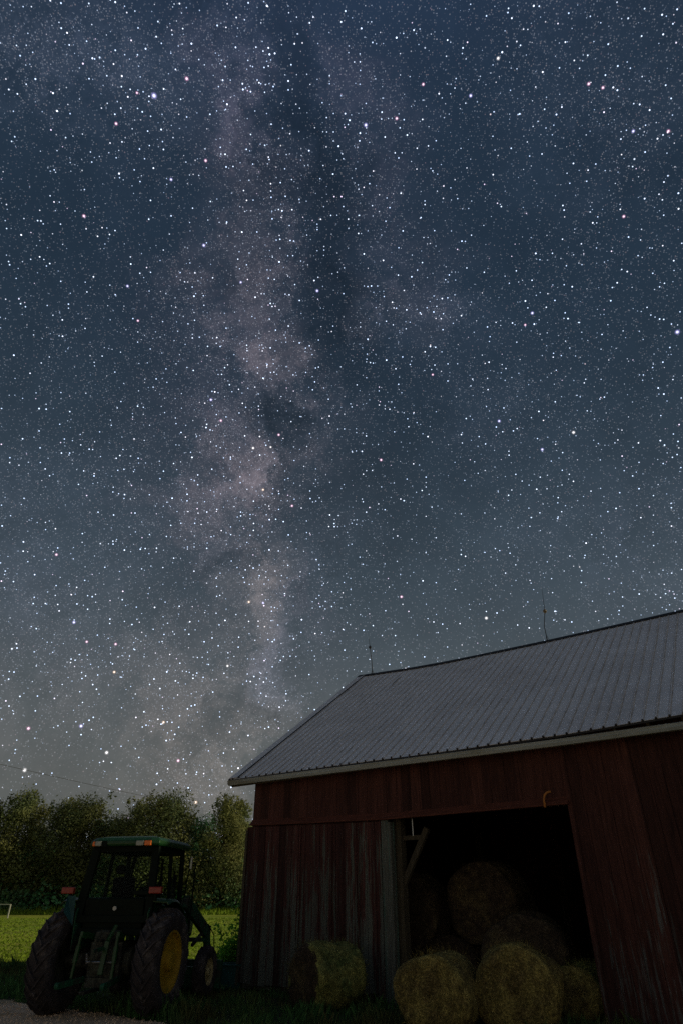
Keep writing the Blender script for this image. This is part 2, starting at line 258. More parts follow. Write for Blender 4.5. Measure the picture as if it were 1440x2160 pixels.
# ------------------------------------------------------------------ mesh helpers
class MB:
    def __init__(s): s.v = []; s.f = []
    def add(s, vs, fs):
        n = len(s.v); s.v += [tuple(v) for v in vs]; s.f += [tuple(i+n for i in f) for f in fs]; return s
    def box(s, c, size, rot=None):
        hx, hy, hz = [k/2 for k in size]; vs = [Vector((x*hx, y*hy, z*hz)) for x in (-1, 1) for y in (-1, 1) for z in (-1, 1)]
        if rot is not None: vs = [rot @ v for v in vs]
        return s.add([v+Vector(c) for v in vs], [(0, 1, 3, 2), (4, 6, 7, 5), (0, 4, 5, 1), (2, 3, 7, 6), (0, 2, 6, 4), (1, 5, 7, 3)])
    def hexa(s, pts):  # 8 points: bottom quad then top quad
        return s.add(pts, [(3, 2, 1, 0), (4, 5, 6, 7), (0, 1, 5, 4), (1, 2, 6, 5), (2, 3, 7, 6), (3, 0, 4, 7)])
    def bar(s, a, b, w, h=None, up=(0, 0, 1)):
        a = Vector(a); b = Vector(b); h = h or w; d = (b-a).normalized(); u = Vector(up)
        if abs(d.dot(u)) > .98: u = Vector((0, 1, 0))
        x = d.cross(u).normalized()*w/2; z = x.cross(d).normalized()*h/2
        return s.hexa([a-x-z, a+x-z, b+x-z, b-x-z, a-x+z, a+x+z, b+x+z, b-x+z])
    def tube(s, pts, r, seg=10, cap=True):
        pts = [Vector(p) for p in pts]; rs = r if hasattr(r, '__len__') else [r]*len(pts); n0 = len(s.v); fs = []; vs = []
        prev = None
        for i, p in enumerate(pts):
            d = (pts[min(i+1, len(pts)-1)]-pts[max(i-1, 0)]).normalized()
            if prev is None: x = d.orthogonal().normalized()
            else: x = (prev-d*prev.dot(d)).normalized()
            prev = x; y = d.cross(x)
            for k in range(seg):
                a = 2*math.pi*k/seg; vs.append(p+(x*math.cos(a)+y*math.sin(a))*rs[i])
        for i in range(len(pts)-1):
            for k in range(seg):
                fs.append((i*seg+k, i*seg+(k+1) % seg, (i+1)*seg+(k+1) % seg, (i+1)*seg+k))
        if cap: fs.append(tuple(reversed(range(seg)))); fs.append(tuple((len(pts)-1)*seg+k for k in range(seg)))
        return s.add(vs, fs)
    def lathe(s, prof, seg=40, c=(0, 0, 0), ax='X'):  # prof: (axial, radius)
        vs = []; fs = []; n = len(prof)
        for k in range(seg):
            a = 2*math.pi*k/seg
            for u, r in prof:
                p = (u, r*math.cos(a), r*math.sin(a))
                if ax == 'Z': p = (p[1], p[2], p[0])
                if ax == 'Y': p = (p[2], p[0], p[1])
                vs.append(Vector(p)+Vector(c))
        for k in range(seg):
            for i in range(n-1):
                a, b = k*n+i, ((k+1) % seg)*n+i
                fs.append((a, b, b+1, a+1))
        return s.add(vs, fs)
    def extr(s, poly, x0, x1):  # polygon in (y,z) extruded along x
        n = len(poly); vs = [(x0, y, z) for y, z in poly]+[(x1, y, z) for y, z in poly]
        fs = [tuple(range(n)), tuple(reversed(range(n, 2*n)))]+[(i, i+n, (i+1) % n+n, (i+1) % n) for i in range(n)]
        return s.add(vs, fs)
    def build(s, name, m, parent=None, smooth=False, bevel=0, loc=None):
        me = bpy.data.meshes.new(name); me.from_pydata([tuple(v) for v in s.v], [], s.f); me.update()
        ms = m if isinstance(m, (list, tuple)) else [m]
        for k in ms: me.materials.append(k)
        if smooth: me.polygons.foreach_set('use_smooth', [True]*len(me.polygons))
        o = bpy.data.objects.new(name, me); C.objects.link(o)
        if parent: o.parent = parent
        if loc: o.location = loc
        if bevel:
            b = o.modifiers.new('bevel', 'BEVEL'); b.width = bevel; b.segments = 2; b.limit_method = 'ANGLE'; b.angle_limit = R(35)
        return o
def tag(o, label=None, cat=None, group=None, kind=None):
    if label: o['label'] = label
    if cat: o['category'] = cat
    if group: o['group'] = group
    if kind: o['kind'] = kind
    return o
def empty(name, loc=(0, 0, 0), rz=0.0, parent=None):
    o = bpy.data.objects.new(name, None); C.objects.link(o); o.location = loc; o.rotation_euler = (0, 0, rz); o.empty_display_size = .2
    if parent: o.parent = parent
    return o
def copy_tree(o, parent=None):
    c = o.copy(); C.objects.link(c); c.parent = parent
    for ch in list(o.children): copy_tree(ch, c)
    return c

# ------------------------------------------------------------------ barn frame numbers
BC = Vector((-2.288, 18.0, 0)); BROT = R(-36)
BD = Vector((math.cos(BROT), math.sin(BROT), 0)); BN = Vector((math.sin(BROT), -math.cos(BROT), 0))  # along the wall; out of the wall
def bw(s, o, z=0.0): return BC+BD*s+BN*o+Vector((0, 0, z))

# ------------------------------------------------------------------ setting
def sheet(name, poly, z, m, kind='structure', sub=None):
    me = MB(); me.add([(x, y, z) for x, y in poly], [tuple(range(len(poly)))]); o = me.build(name, m); o['kind'] = kind; return o
sheet('ground', [(-700, -60), (700, -60), (700, 1400), (-700, 1400)], 0.0, M['ground'])
def rise(y): t_ = min(1, max(0, (y-26)/50)); return .75*t_*t_*(3-2*t_)
mb = MB(); ys = [23.4+i*1.8 for i in range(70)]; xs = [-300, -120, -60, -30, -13, -8, -3.4, 4, 20, 60, 120, 300]
for y in ys:
    for x in xs: yy = y+(.8*noise.noise(Vector((x*.2, 3, 1))) if y < 24 else 0); mb.v.append((x, yy, .004+rise(y)))
for j in range(len(ys)-1):
    for i in range(len(xs)-1): a = j*len(xs)+i; mb.f.append((a, a+1, a+1+len(xs), a+len(xs)))
tag(mb.build('field', M['field'], smooth=True), kind='structure')
edge = [(-60, 45), (-30, 31), (-14, 20.6), (-9.2, 17.5), (-7.0, 16.25), (-5.6, 15.2), (-4.1, 14.2), (-2.9, 13.2), (-2.0, 12.2), (-1.2, 10.6), (-.4, 8.6), (.6, 5.0), (1.5, -20)]
gp = []
for (x0, y0), (x1, y1) in zip(edge, edge[1:]):
    for k in range(8):
        t_ = k/8; j = .07*noise.noise(Vector((x0+(x1-x0)*t_*3, y0*3, 1.3)))*2
        gp.append((x0+(x1-x0)*t_+j, y0+(y1-y0)*t_+j))
sheet('gravel_yard', gp+[(1.5, -20), (-60, -20)], .004, M['gravel'])

def inside_gravel(x, y):
    c = False; P = gp+[(1.5, -20), (-60, -20)]; j = len(P)-1
    for i in range(len(P)):
        if (P[i][1] > y) != (P[j][1] > y) and x < (P[j][0]-P[i][0])*(y-P[i][1])/(P[j][1]-P[i][1])+P[i][0]: c = not c
        j = i
    return c
# loose stones on the gravel
mb = MB(); k = 0
while k < 3500:
    x = rnd.uniform(-10, .5); y = rnd.uniform(10, 18)
    if not inside_gravel(x-.1, y-.1): continue
    r = rnd.uniform(.008, .028); a = rnd.uniform(0, 6.28); q = []
    for i in range(5): q.append((x+r*math.cos(a+i*1.257)*rnd.uniform(.7, 1.2), y+r*math.sin(a+i*1.257)*rnd.uniform(.7, 1.2), .003))
    q.append((x, y, .005+r*.9)); mb.add(q, [(i, (i+1) % 5, 5) for i in range(5)]); k += 1
tag(mb.build('gravel_stones', M['gravel']), 'loose pale stones scattered on the gravel yard', 'gravel', kind='stuff')
# rough grass by the tractor and barn
mb = MB()
def blades(n, xr, yr, hr, keep):
    for _ in range(n):
        x = rnd.uniform(*xr); y = rnd.uniform(*yr)
        if not keep(x, y): continue
        h = rnd.uniform(*hr)*(.5+.9*abs(noise.noise(Vector((x*.9, y*.9, 0)))*2)); a = rnd.uniform(0, 6.28); w = rnd.uniform(.006, .014)
        lx, ly = rnd.uniform(-.5, .5)*h, rnd.uniform(-.5, .5)*h; cx_, cy_ = math.cos(a)*w, math.sin(a)*w
        mb.add([(x-cx_, y-cy_, 0), (x+cx_, y+cy_, 0), (x+cx_*.6+lx*.4, y+cy_*.6+ly*.4, h*.6), (x+lx, y+ly, h)], [(0, 1, 2), (0, 2, 3)])
def in_barn(x, y):
    q = Vector((x, y, 0))-BC; return q.dot(BD) > -.05 and q.dot(BN) < .05
blades(60000, (-15, 6), (9, 24.5), (.07, .22), lambda x, y: not inside_gravel(x, y) and not in_barn(x, y))
blades(9000, (-15, -3), (22.0, 24.6), (.1, .32), lambda x, y: not in_barn(x, y))
blades(5000, (-9, -3), (13, 17.5), (.1, .3), lambda x, y: not inside_gravel(x, y-.15) and inside_gravel(x, y-.9))
tag(mb.build('grass', M['blade']), 'rough dark grass around the tractor and along the barn', 'grass', kind='stuff')
# stubbly growth of the field, nearer half
mb = MB()
for _ in range(26000):
    y = 23.5+rnd.random()**1.6*40; x = rnd.uniform(-.62*y, -3.4)
    h = rnd.uniform(.03, .08); a = rnd.uniform(0, 6.28); w = .02+.001*y; c_, s_ = math.cos(a)*w, math.sin(a)*w
    z0 = rise(y); mb.add([(x-c_, y-s_, z0), (x+c_, y+s_, z0), (x+rnd.uniform(-.03, .03), y, z0+h)], [(0, 1, 2)])
for _ in range(16000):
    x = rnd.uniform(-58, 6); y = 72+rnd.random()**.6*5; h = rnd.uniform(.25, .9)*(y-70)/6; a = rnd.uniform(0, 3.14); w = rnd.uniform(.04, .12); c_, s_ = math.cos(a)*w, math.sin(a)*w; z0 = rise(y)
    mb.add([(x-c_, y-s_, z0), (x+c_, y+s_, z0), (x+rnd.uniform(-.3, .3), y, z0+h)], [(0, 1, 2)])
tag(mb.build('field_grass', mat('field_blade', (.21, .31, .025), .9, var=.3, nscale=.3, trans=.2)), 'short bright green grass of the open field', 'grass', kind='stuff')

# ------------------------------------------------------------------ barn
barn = empty('barn', BC, BROT)
tag(barn, 'weathered red board barn with ribbed metal roof and open doorway full of hay', 'barn')
LEN, DEP = 12.6, 11.9; OH, OVE = .67, .34
def interp(x, pts):
    for (a, b), (c, d) in zip(pts, pts[1:]):
        if x <= c: t_ = max(0, (x-a)/(c-a)); return b+(d-b)*t_
    return pts[-1][1]
ridge_z = lambda s: interp(s, [(-.67, 8.98), (.5, 8.91), (2, 8.82), (3.4, 8.785), (6.6, 8.765), (10.6, 8.80), (13.3, 8.84)])
eave_z = lambda s: interp(s, [(-.67, 4.545), (3, 4.535), (6, 4.52), (8.5, 4.53), (10.7, 4.60), (13.3, 4.66)])
head_z = lambda s: interp(s, [(0, 3.40), (2, 3.34), (4.2, 3.29), (8.3, 3.31), (13, 3.31)])
def boards(mb, x0, x1, zb, zt, y, width=.24, th=.028, jit=.006, gap=.007, ragged=0.0):
    x = x0
    while x < x1-.02:
        w = min(width*rnd.uniform(.85, 1.15), x1-x)
        if x1-x-w < .06: w = x1-x
        yy = y-rnd.uniform(0, jit); a, b = x+gap/2, x+w-gap/2
        lo = zb+(rnd.uniform(0, ragged)); ta, tb = zt(a), zt(b)
        l = rnd.uniform(-.004, .004)
        mb.hexa([(a, yy-th, lo), (b, yy-th+l, lo), (b, yy, lo), (a, yy, lo), (a, yy-th, ta), (b, yy-th+l, tb), (b, yy, tb), (a, yy, ta)])
        x += w
# front wall: header over the doorway, boards behind the door, tall right panel
mb = MB(); boards(mb, 0, 8.27, 3.36, lambda s: 4.70, 0.0, .3, jit=.004); mb.build('header_wall', M['red_board'], barn)
mb = MB(); boards(mb, .0, 4.0, .05, lambda s: 3.355, 0.0, .26); mb.build('left_wall', M['red_door'], barn)
mb = MB(); boards(mb, 8.27, LEN, .03, lambda s: 4.70, -.012, .27, jit=.008, ragged=.06); mb.build('right_wall', M['red_board'], barn)
mb = MB(); mb.box((8.30, -.052, 2.35), (.10, .024, 4.65)); mb.build('corner_board', M['red_board'], barn)
# track cover along the header bottom (follows the sag)
mb = MB(); seg = [i*.46 for i in range(19)]
for a, b in zip(seg, seg[1:]):
    za, zb_ = head_z(a), head_z(b); mb.hexa([(a, -.15, za), (b, -.15, zb_), (b, -.035, zb_), (a, -.035, za), (a, -.15, za+.025), (b, -.15, zb_+.025), (b, -.035, zb_+.15), (a, -.035, za+.15)])
mb.build('track_cover', M['red_trim'], barn)
# the sliding door leaf, slid over the left wall
door = empty('sliding_door', (0, 0, 0), 0, barn)
mb = MB(); boards(mb, -.12, 3.98, .10, lambda s: head_z(max(s, 0))-.03, -.065, .225, jit=.012, gap=.010, ragged=.07); mb.build('door_boards', M['red_door'], door)
mb = MB()
for a in (.52, 1.68, 2.62, 3.3): mb.box((a, -.115, 1.72), (.045, .018, 3.1))
mb.build('cover_strip', M['red_door'], door)
mb = MB(); mb.box((-.10, -.115, 1.7), (.07, .02, 3.2)); mb.build('edge_strip', M['old_wood'], door)
# door post at the opening
mb = MB(); mb.box((4.09, -.085, 1.64), (.18, .05, 3.28)); mb.build('door_jamb_board', M['grey_wood'], barn)
mb = MB(); mb.box((4.215, -.03, 1.62), (.07, .17, 3.24)); mb.build('door_jamb_edge', M['grey_wood'], barn)
mb = MB(); mb.box((4.27, .22, 1.7), (.2, .2, 3.4)); mb.build('door_post', M['old_wood'], barn); mb = MB(); mb.box((8.42, .22, 1.7), (.2, .2, 3.4)); mb.build('door_post', M['old_wood'], barn)
mb = MB(); mb.bar((4.33, .24, 2.05), (4.98, .24, 3.10), .09, .12); mb.bar((4.3, .24, 2.93), (4.85, .24, 2.93), .07, .09); mb.build('corner_brace', M['old_wood'], barn)
mb = MB(); mb.box((6.2, .22, 3.52), (4.1, .2, .26)); mb.build('door_lintel', M['old_wood'], barn)
mb = MB(); mb.tube([(4.72, .05, 3.3), (4.72, .06, 2.95)], .012, 6); mb.build('gap_light_sliver', M['chrome'], barn)  # thin bright rod standing in for a sliver of light through a gap
# rusty hook over the doorway
mb = MB(); mb.tube([(7.84, -.17, 3.28), (7.84, -.17, 3.42), (7.87, -.17, 3.50), (7.93, -.17, 3.54), (8.0, -.17, 3.55)], .022, 8); mb.build('door_hook', M['rust'], barn, smooth=True)
# gable and rear walls
def zroof(s, y):  # underside height of the roof at depth y
    h = 5.94; t_ = (y+OVE)/(h+OVE); t_ = t_ if t_ <= 1 else 2-t_
    return eave_z(s)+(ridge_z(s)-eave_z(s))*t_-.015
for gx, nm in ((0.0, 'gable_wall'), (LEN, 'gable_wall')):
    mb = MB(); y = .02
    while y < DEP:
        w = .26; a, b = y, min(y+w, DEP); x0, x1 = (gx, gx+.028) if gx == 0 else (gx-.028, gx)
        ja = rnd.uniform(0, .006)*(1 if gx == 0 else -1)
        za, zb_ = zroof(gx, a)-.02, zroof(gx, b)-.02
        mb.hexa([(x0+ja, a, .04), (x1+ja, a, .04), (x1+ja, b, .04), (x0+ja, b, .04), (x0+ja, a, za), (x1+ja, a, za), (x1+ja, b, zb_), (x0+ja, b, zb_)]); y += w
    mb.build(nm, M['red_board'], barn)
mb = MB(); mb.box((-.012, .045, 2.3), (.02, .10, 4.5)); mb.build('corner_trim', M['white'], barn)
mb = MB(); mb.box((LEN/2, DEP, 2.38), (LEN, .03, 4.74)); mb.build('rear_wall', M['red_board'], barn)
mb = MB(); mb.add([(0.03, .03, .01), (LEN-.03, .03, .01), (LEN-.03, DEP-.03, .01), (.03, DEP-.03, .01)], [(0, 1, 2, 3)]); mb.build('dirt_floor', M['dirt'], barn)
mb = MB()
for x in (2.6, 6.2, 9.6):
    mb.box((x, 8.0, 2.3), (.2, .2, 4.6))
    mb.box((x, 6, 4.3), (.18, 11.6, .25))
mb.build('inner_timber_frame', M['old_wood'], barn)
# ribbed roof
def roof_side(sign):
    mb = MB(); xs = []; x = -OH; k = 0
    while x < LEN+OH-.001:
        xs += [(x, 0), (x+.085, 0), (x+.108, .026), (x+.124, .026), (x+.147, 0)]; x += .24
    xs.append((LEN+OH, 0)); rows = 16; H2 = 5.94
    for j in range(rows+1):
        t_ = j/rows
        for (xx, hh) in xs:
            yv = -OVE+(H2+OVE)*t_
            z = eave_z(xx)+(ridge_z(xx)-eave_z(xx))*t_
            z += hh+.012*noise.noise(Vector((xx*1.1, yv*.9, 4+sign)))
            dx = .016*noise.noise(Vector((round(xx/.24)*3.1, yv*1.3, 9)))
            mb.v.append((xx+dx, yv if sign > 0 else 2*H2-yv, z))
    n = len(xs)
    for j in range(rows):
        for i in range(n-1):
            a = j*n+i; f = (a, a+1, a+1+n, a+n); mb.f.append(f if sign > 0 else f[::-1])
    return mb, n
for sg in (1, -1):
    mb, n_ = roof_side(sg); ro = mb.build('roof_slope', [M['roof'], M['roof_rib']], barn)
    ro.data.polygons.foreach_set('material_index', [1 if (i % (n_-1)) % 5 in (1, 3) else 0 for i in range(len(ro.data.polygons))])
    so_ = ro.modifiers.new('thick', 'SOLIDIFY'); so_.thickness = .012; so_.offset = -1
# rafter deck under the metal
mb = MB()
for a in [i*.61-.3 for i in range(23)]:
    for (y0, y1) in ((-.30, 5.92), (12.18, 5.96)):
        mb.bar((a, y0, eave_z(a)-.085+(.04*.7)), (a, y1, ridge_z(a)-.085), .05, .11)
mb.build('rafters', M['old_wood'], barn)
mb = MB()
for sg in (1, -1):
    for k in range(12):
        a, b = -OH+k*1.16, -OH+(k+1)*1.16+.01; b = min(b, LEN+OH)
        y0, y1 = 5.94-sg*.16, 5.94
        mb.add([(a, y0, ridge_z(a)-.16*.71+.045), (b, y0, ridge_z(b)-.16*.71+.045), (b, y1, ridge_z(b)+.048), (a, y1, ridge_z(a)+.048)], [(0, 1, 2, 3) if sg > 0 else (3, 2, 1, 0)])
rc = mb.build('ridge_cap', M['dark_trim'], barn); so_ = rc.modifiers.new('thick', 'SOLIDIFY'); so_.thickness = .012
# rake trims: a wide metal strip at the gable end, its raised dark seam, and the barge board
for gx, sgn in ((-OH, 1), (LEN+OH, -1)):
    mb = MB()
    for (ya, yb) in ((-OVE-.01, 5.94), (2*5.94+OVE+.01, 5.94)):
        za, zb_ = eave_z(gx), ridge_z(gx)
        x0 = gx-.012*sgn
        mb.bar((gx+.005*sgn, ya, za-.075), (gx+.005*sgn, yb, zb_-.075), .025, .16)
    mb.build('barge_board', M['dark_trim'], barn)
    mb = MB()
    for (ya, yb) in ((-OVE-.01, 5.93), (2*5.94+OVE+.01, 5.95)):
        xx = gx+.30*sgn; mb.bar((xx, ya, eave_z(xx)+.030), (xx, yb, ridge_z(xx)+.030), .018, .018)
    mb.build('rake_seam', M['dark_trim'], barn)
    mb = MB()
    for (ya, yb) in ((-OVE-.01, 5.93), (2*5.94+OVE+.01, 5.95)):
        xx = gx+.135*sgn; mb.bar((xx, ya, eave_z(xx)+.026), (xx, yb, ridge_z(xx)+.026), .30, .010)
    mb.build('rake_flashing', M['roof'], barn)
# dark closure under the rib ends, fascia and gutter
mb = MB(); x = -OH
while x < LEN+OH: 
    mb.hexa([(x, -OVE-.004, eave_z(x)-.045), (x+.24, -OVE-.004, eave_z(x+.24)-.045), (x+.24, -OVE+.02, eave_z(x+.24)-.045), (x, -OVE+.02, eave_z(x)-.045),
             (x, -OVE-.004, eave_z(x)-.008), (x+.24, -OVE-.004, eave_z(x+.24)-.008), (x+.24, -OVE+.02, eave_z(x+.24)-.008), (x, -OVE+.02, eave_z(x)-.008)])
    mb.box((x+.118, -OVE-.008, eave_z(x)+.018), (.035, .012, .03)); x += .24
mb.build('eave_closure', M['dark_trim'], barn)
gz = lambda s: interp(s, [(-.67, 4.50), (6, 4.455), (8.5, 4.44), (10.6, 4.45), (13.3, 4.46)])
mb = MB(); prof = [(-.30, .0), (-.30, -.115), (-.395, -.115), (-.43, -.06), (-.415, -.05), (-.44, -.005), (-.43, .0), (-.405, -.04), (-.385, -.10), (-.315, -.10), (-.315, 0)]
xs = [-.66+i*.555 for i in range(26)]; n = len(prof)
for i, x in enumerate(xs):
    for (yy, zz) in prof: mb.v.append((x, yy, gz(x)+zz))
for i in range(len(xs)-1):
    for k in range(n): mb.f.append((i*n+k, i*n+(k+1) % n, (i+1)*n+(k+1) % n, (i+1)*n+k))
mb.f.append(tuple(range(n))); mb.f.append(tuple(reversed(range((len(xs)-1)*n, len(xs)*n))))
mb.build('gutter', M['gutter'], barn)
mb = MB(); mb.bar((-.64, -.275, 4.42), (LEN+.64, -.275, 4.42), .03, .13); mb.build('fascia_board', M['old_wood'], barn)
for x in [i*.9-.4 for i in range(15)]: mb = MB(); mb.box((x, -.37, gz(x)+.002), (.02, .13, .008)); mb.build('gutter_strap', M['gutter'], barn)
# lightning rods
for s0, s1, z0, zb_, zt, gm, rr in ((-.06, -.14, 8.93, 10.02, 10.42, 'glass_dark', .055), (6.63, 6.72, 8.77, 9.78, 10.56, 'glass_amber', .062)):
    e = empty('lightning_rod', (s0, 5.94, z0), 0, barn); h = zb_-z0; tx = s1-s0
    mb = MB(); mb.tube([(0, 0, 0), (-.02, 0, h*.5), (tx, 0, h), (tx*1.5, 0, zt-z0)], [.016, .014, .012, .004], 6)
    for a in range(3): mb.tube([(math.cos(a*2.1)*.09, math.sin(a*2.1)*.09, -.04), (0, 0, .2)], .006, 5)
    mb.build('rod', M['rod'], e)
    mb = MB(); mb.lathe([(-rr*1.25, .008), (-rr*1.1, .02), (-rr*.8, rr*.62), (-rr*.4, rr*.93), (0, rr), (rr*.4, rr*.93), (rr*.8, rr*.62), (rr*1.1, .02), (rr*1.25, .008)], 16, (tx, 0, h), 'Z')
    mb.build('glass_ball', M[gm], e, smooth=True)

# ------------------------------------------------------------------ round hay bales
def bale(loc, az, r, w, ms, label, group='round hay bales at the barn', z=0.0, seed=0):
    """axis horizontal, pointing along azimuth az (degrees from +Y clockwise)"""
    mb = MB(); seg, rows = 64, 14; rr = random.Random(seed)
    def nz(x, y, zz, k=1.0): return k*noise.noise(Vector((x*2.2+seed*7, y*2.2, zz*2.2)))
    prof = [(-w/2, 0), (-w/2-.015, r*.25), (-w/2-.01, r*.5), (-w/2, r*.75), (-w/2+.02, r*.9), (-w/2+.06, r*.975)]+[(-w/2+.1+(w-.2)*i/rows, r) for i in range(rows+1)]+[(w/2-.06, r*.975), (w/2-.02, r*.9), (w/2, r*.75), (w/2+.01, r*.5), (w/2+.015, r*.25), (w/2, 0)]
    n = len(prof)
    for k in range(seg):
        a = 2*math.pi*k/seg
        for u, q in prof:
            x, y, zz = u, q*math.cos(a), q*math.sin(a)
            d = nz(x, y, zz, .11)+.02*noise.noise(Vector((x*9, y*9, zz*9+seed)))
            f = 1+d/r*(1 if q > r*.8 else 0); uu = u+(.03*noise.noise(Vector((y*5, zz*5, seed+u)))+rr.uniform(-.004, .004))*(1 if abs(u) > w/2-.08 else 0)
            zz2 = zz*f
            if zz2 < -r*.9: zz2 = -r*.9-(abs(zz2)-r*.9)*.15
            zz2 *= .95 if r < .63 else .985
            mb.v.append((uu, y*f*(1.10 if r < .63 else 1.0)*(1.04 if zz < 0 else 1), zz2))
    for k in range(seg):
        for i in range(n-1):
            a, b = k*n+i, ((k+1) % seg)*n+i; mb.f.append((a, b, b+1, a+1))
    # loose straw
    nb = len(mb.f)
    for _ in range(2400):
        a = rr.uniform(0, 6.283); u = rr.uniform(-w/2, w/2)
        if rr.random() < .45: u = rr.choice((-w/2, w/2))*1.01; q = r*math.sqrt(rr.random())*.97
        else: q = r*1.0
        p = Vector((u, q*math.cos(a), q*math.sin(a)))
        if p.z < -r*.85: continue
        out = Vector((0, math.cos(a), math.sin(a))) if q == r else Vector((1 if u > 0 else -1, 0, 0))
        t1 = Vector((rr.uniform(-1, 1), rr.uniform(-1, 1), rr.uniform(-1, 1))).normalized()*rr.uniform(.05, .17)
        tip = p+t1*.8+out*rr.uniform(.01, .05); sd_ = t1.cross(out).normalized()*.0035
        mb.add([p-sd_, p+sd_, tip], [(0, 1, 2)])
    o = mb.build('hay_bale', ms, smooth=False); me = o.data
    idx = []
    for pi, pol in enumerate(me.polygons):
        c = pol.center; idx.append(1 if (len(ms) > 1 and abs(c.x) > w/2-.05 and (c.y**2+c.z**2) < (r*.95)**2) else 0)
    me.polygons.foreach_set('material_index', idx); me.polygons.foreach_set('use_smooth', [i < nb for i in range(len(me.polygons))])
    o.location = (loc[0], loc[1], z+r*(.89 if r < .63 else .915)); o.rotation_euler = (0, 0, R(90-az))
    tag(o, label, 'hay bale', group); return o
def px_on(x, Y, z):   # sideways place of something seen at picture column x, at distance Y and height z
    d = Y*math.cos(TP)+(z-CAM_H)*math.sin(TP); return (x-720)/FPX*d
bale((px_on(690, 15.0, .55), 15.05), 238, .56, 1.12, [M['hay_green'], M['hay_dark']], 'round hay bale with brown end standing alone before the closed red door', seed=1)
bale((px_on(934, 12.2, .55), 12.5), 206, .55, 1.1, [M['hay'], M['hay']], 'dome topped round bale just right of the grey door post', seed=2)
bale((px_on(1096, 12.5, .6), 12.6), 200, .60, 1.15, [M['hay'], M['hay']], 'largest front round bale at the middle of the barn doorway', seed=3)
b4 = bw(7.80, -.52); bale(b4, 216, .43, .85, [M['hay_green'], M['hay']], 'small round bale against the right edge of the doorway', seed=4)
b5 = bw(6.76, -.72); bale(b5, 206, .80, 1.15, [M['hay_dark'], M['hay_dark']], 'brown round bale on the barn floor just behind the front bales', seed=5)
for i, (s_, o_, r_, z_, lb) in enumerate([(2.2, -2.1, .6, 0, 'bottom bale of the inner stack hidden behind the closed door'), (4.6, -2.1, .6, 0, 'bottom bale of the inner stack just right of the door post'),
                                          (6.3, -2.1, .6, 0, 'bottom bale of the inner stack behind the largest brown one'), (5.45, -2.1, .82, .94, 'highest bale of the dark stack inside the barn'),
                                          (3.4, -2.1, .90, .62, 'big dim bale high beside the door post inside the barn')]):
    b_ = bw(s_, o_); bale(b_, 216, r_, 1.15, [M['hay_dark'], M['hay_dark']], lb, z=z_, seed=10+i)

mb = MB(); rr = random.Random(77)
for cx_, cy_ in ((1.4, 12.3), (2.9, 12.2), (-.3, 14.6), (2.1, 13.2), (3.6, 12.6)):
    for _ in range(420):
        x, y = rr.gauss(cx_, .75), rr.gauss(cy_, .6); a = rr.uniform(0, 6.28); l_ = rr.uniform(.04, .13); z0 = rr.uniform(.005, .09)
        dx, dy = math.cos(a)*l_, math.sin(a)*l_; mb.add([(x, y, z0), (x+dy*.04, y-dx*.04, z0), (x+dx, y+dy, z0+rr.uniform(-.01, .03))], [(0, 1, 2)])
tag(mb.build('straw', M['hay']), 'loose straw scattered in the grass around the round bales', 'straw', kind='stuff')

# ------------------------------------------------------------------ trees
def leaf_cloud(mb, centre, rad, n, size, rr, squash=1.0, hollow=.55):
    for _ in range(n):
        d = Vector((rr.gauss(0, 1), rr.gauss(0, 1), rr.gauss(0, 1))).normalized()
        q = rr.uniform(hollow, 1.08)*(1+.35*noise.noise(d*2.3+centre*.7)); p = centre+Vector((d.x*rad*q, d.y*rad*q, d.z*rad*q*squash))
        s = size*rr.uniform(.5, 1.3); a = Vector((rr.gauss(0, 1), rr.gauss(0, 1), rr.gauss(0, .7))).normalized(); b = a.cross(d+Vector((.01, .3, .2))).normalized()
        mb.add([p-a*s*.5, p+b*s*.32, p+a*s*.55, p-b*s*.32], [(0, 1, 2, 3)])
def make_tree(seed, h, wd, kind, label, group='trees of the wood edge beyond the field', low=.12):
    rr = random.Random(seed); e = empty('tree'); tag(e, label, 'tree', group)
    mb = MB(); pts = [Vector((0, 0, 0))]
    for i in range(1, 6): pts.append(Vector((rr.uniform(-.2, .2)*i*.4, rr.uniform(-.2, .2)*i*.4, h*.85*i/5)))
    mb.tube(pts, [.22, .19, .15, .11, .07, .03], 8)
    lobes = []
    nl = rr.randint(9, 13)
    for i in range(nl):
        z = h*(low+(.93-low)*(i+.5)/nl); f = math.sin(math.pi*min(1, (z/h)*.85+.22))**.6
        a = i*2.4+rr.uniform(-.5, .5); rd = wd*.5*f*rr.uniform(.3, .75); r_ = wd*rr.uniform(.20, .34)*(.75+.4*f)
        c = Vector((math.cos(a)*rd, math.sin(a)*rd, min(z, h-r_*.8))); lobes.append((c, r_))
        base = pts[min(5, max(1, int(z/h*5)))]
        mb.tube([base*.8, (base+c)/2+Vector((0, 0, -.2)), c], [.09, .06, .02], 5)
    mb.build('trunk', M['bark'], e)
    cb = MB()
    for c, r_ in lobes: leaf_cloud(cb, c, r_, int(1000*r_), .23, rr, squash=rr.uniform(.8, 1.15), hollow=.3)
    for _ in range(10):  # twiggy sprays along the top
        c = Vector((rr.uniform(-.4, .4)*wd*.6, rr.uniform(-.3, .3)*wd, h*rr.uniform(.86, 1.0))); leaf_cloud(cb, c, rr.uniform(.25, .6), 26, .3, rr, squash=1.5, hollow=.1)
    cb.build('crown', M[kind], e); return e
protos = [make_tree(21, 12.0, 6.5, 'tree_a', 'x'), make_tree(22, 11.0, 7.5, 'tree_a', 'x'), make_tree(23, 12.5, 5.2, 'tree_a', 'x'), make_tree(24, 10.0, 6.0, 'tree_b', 'x')]
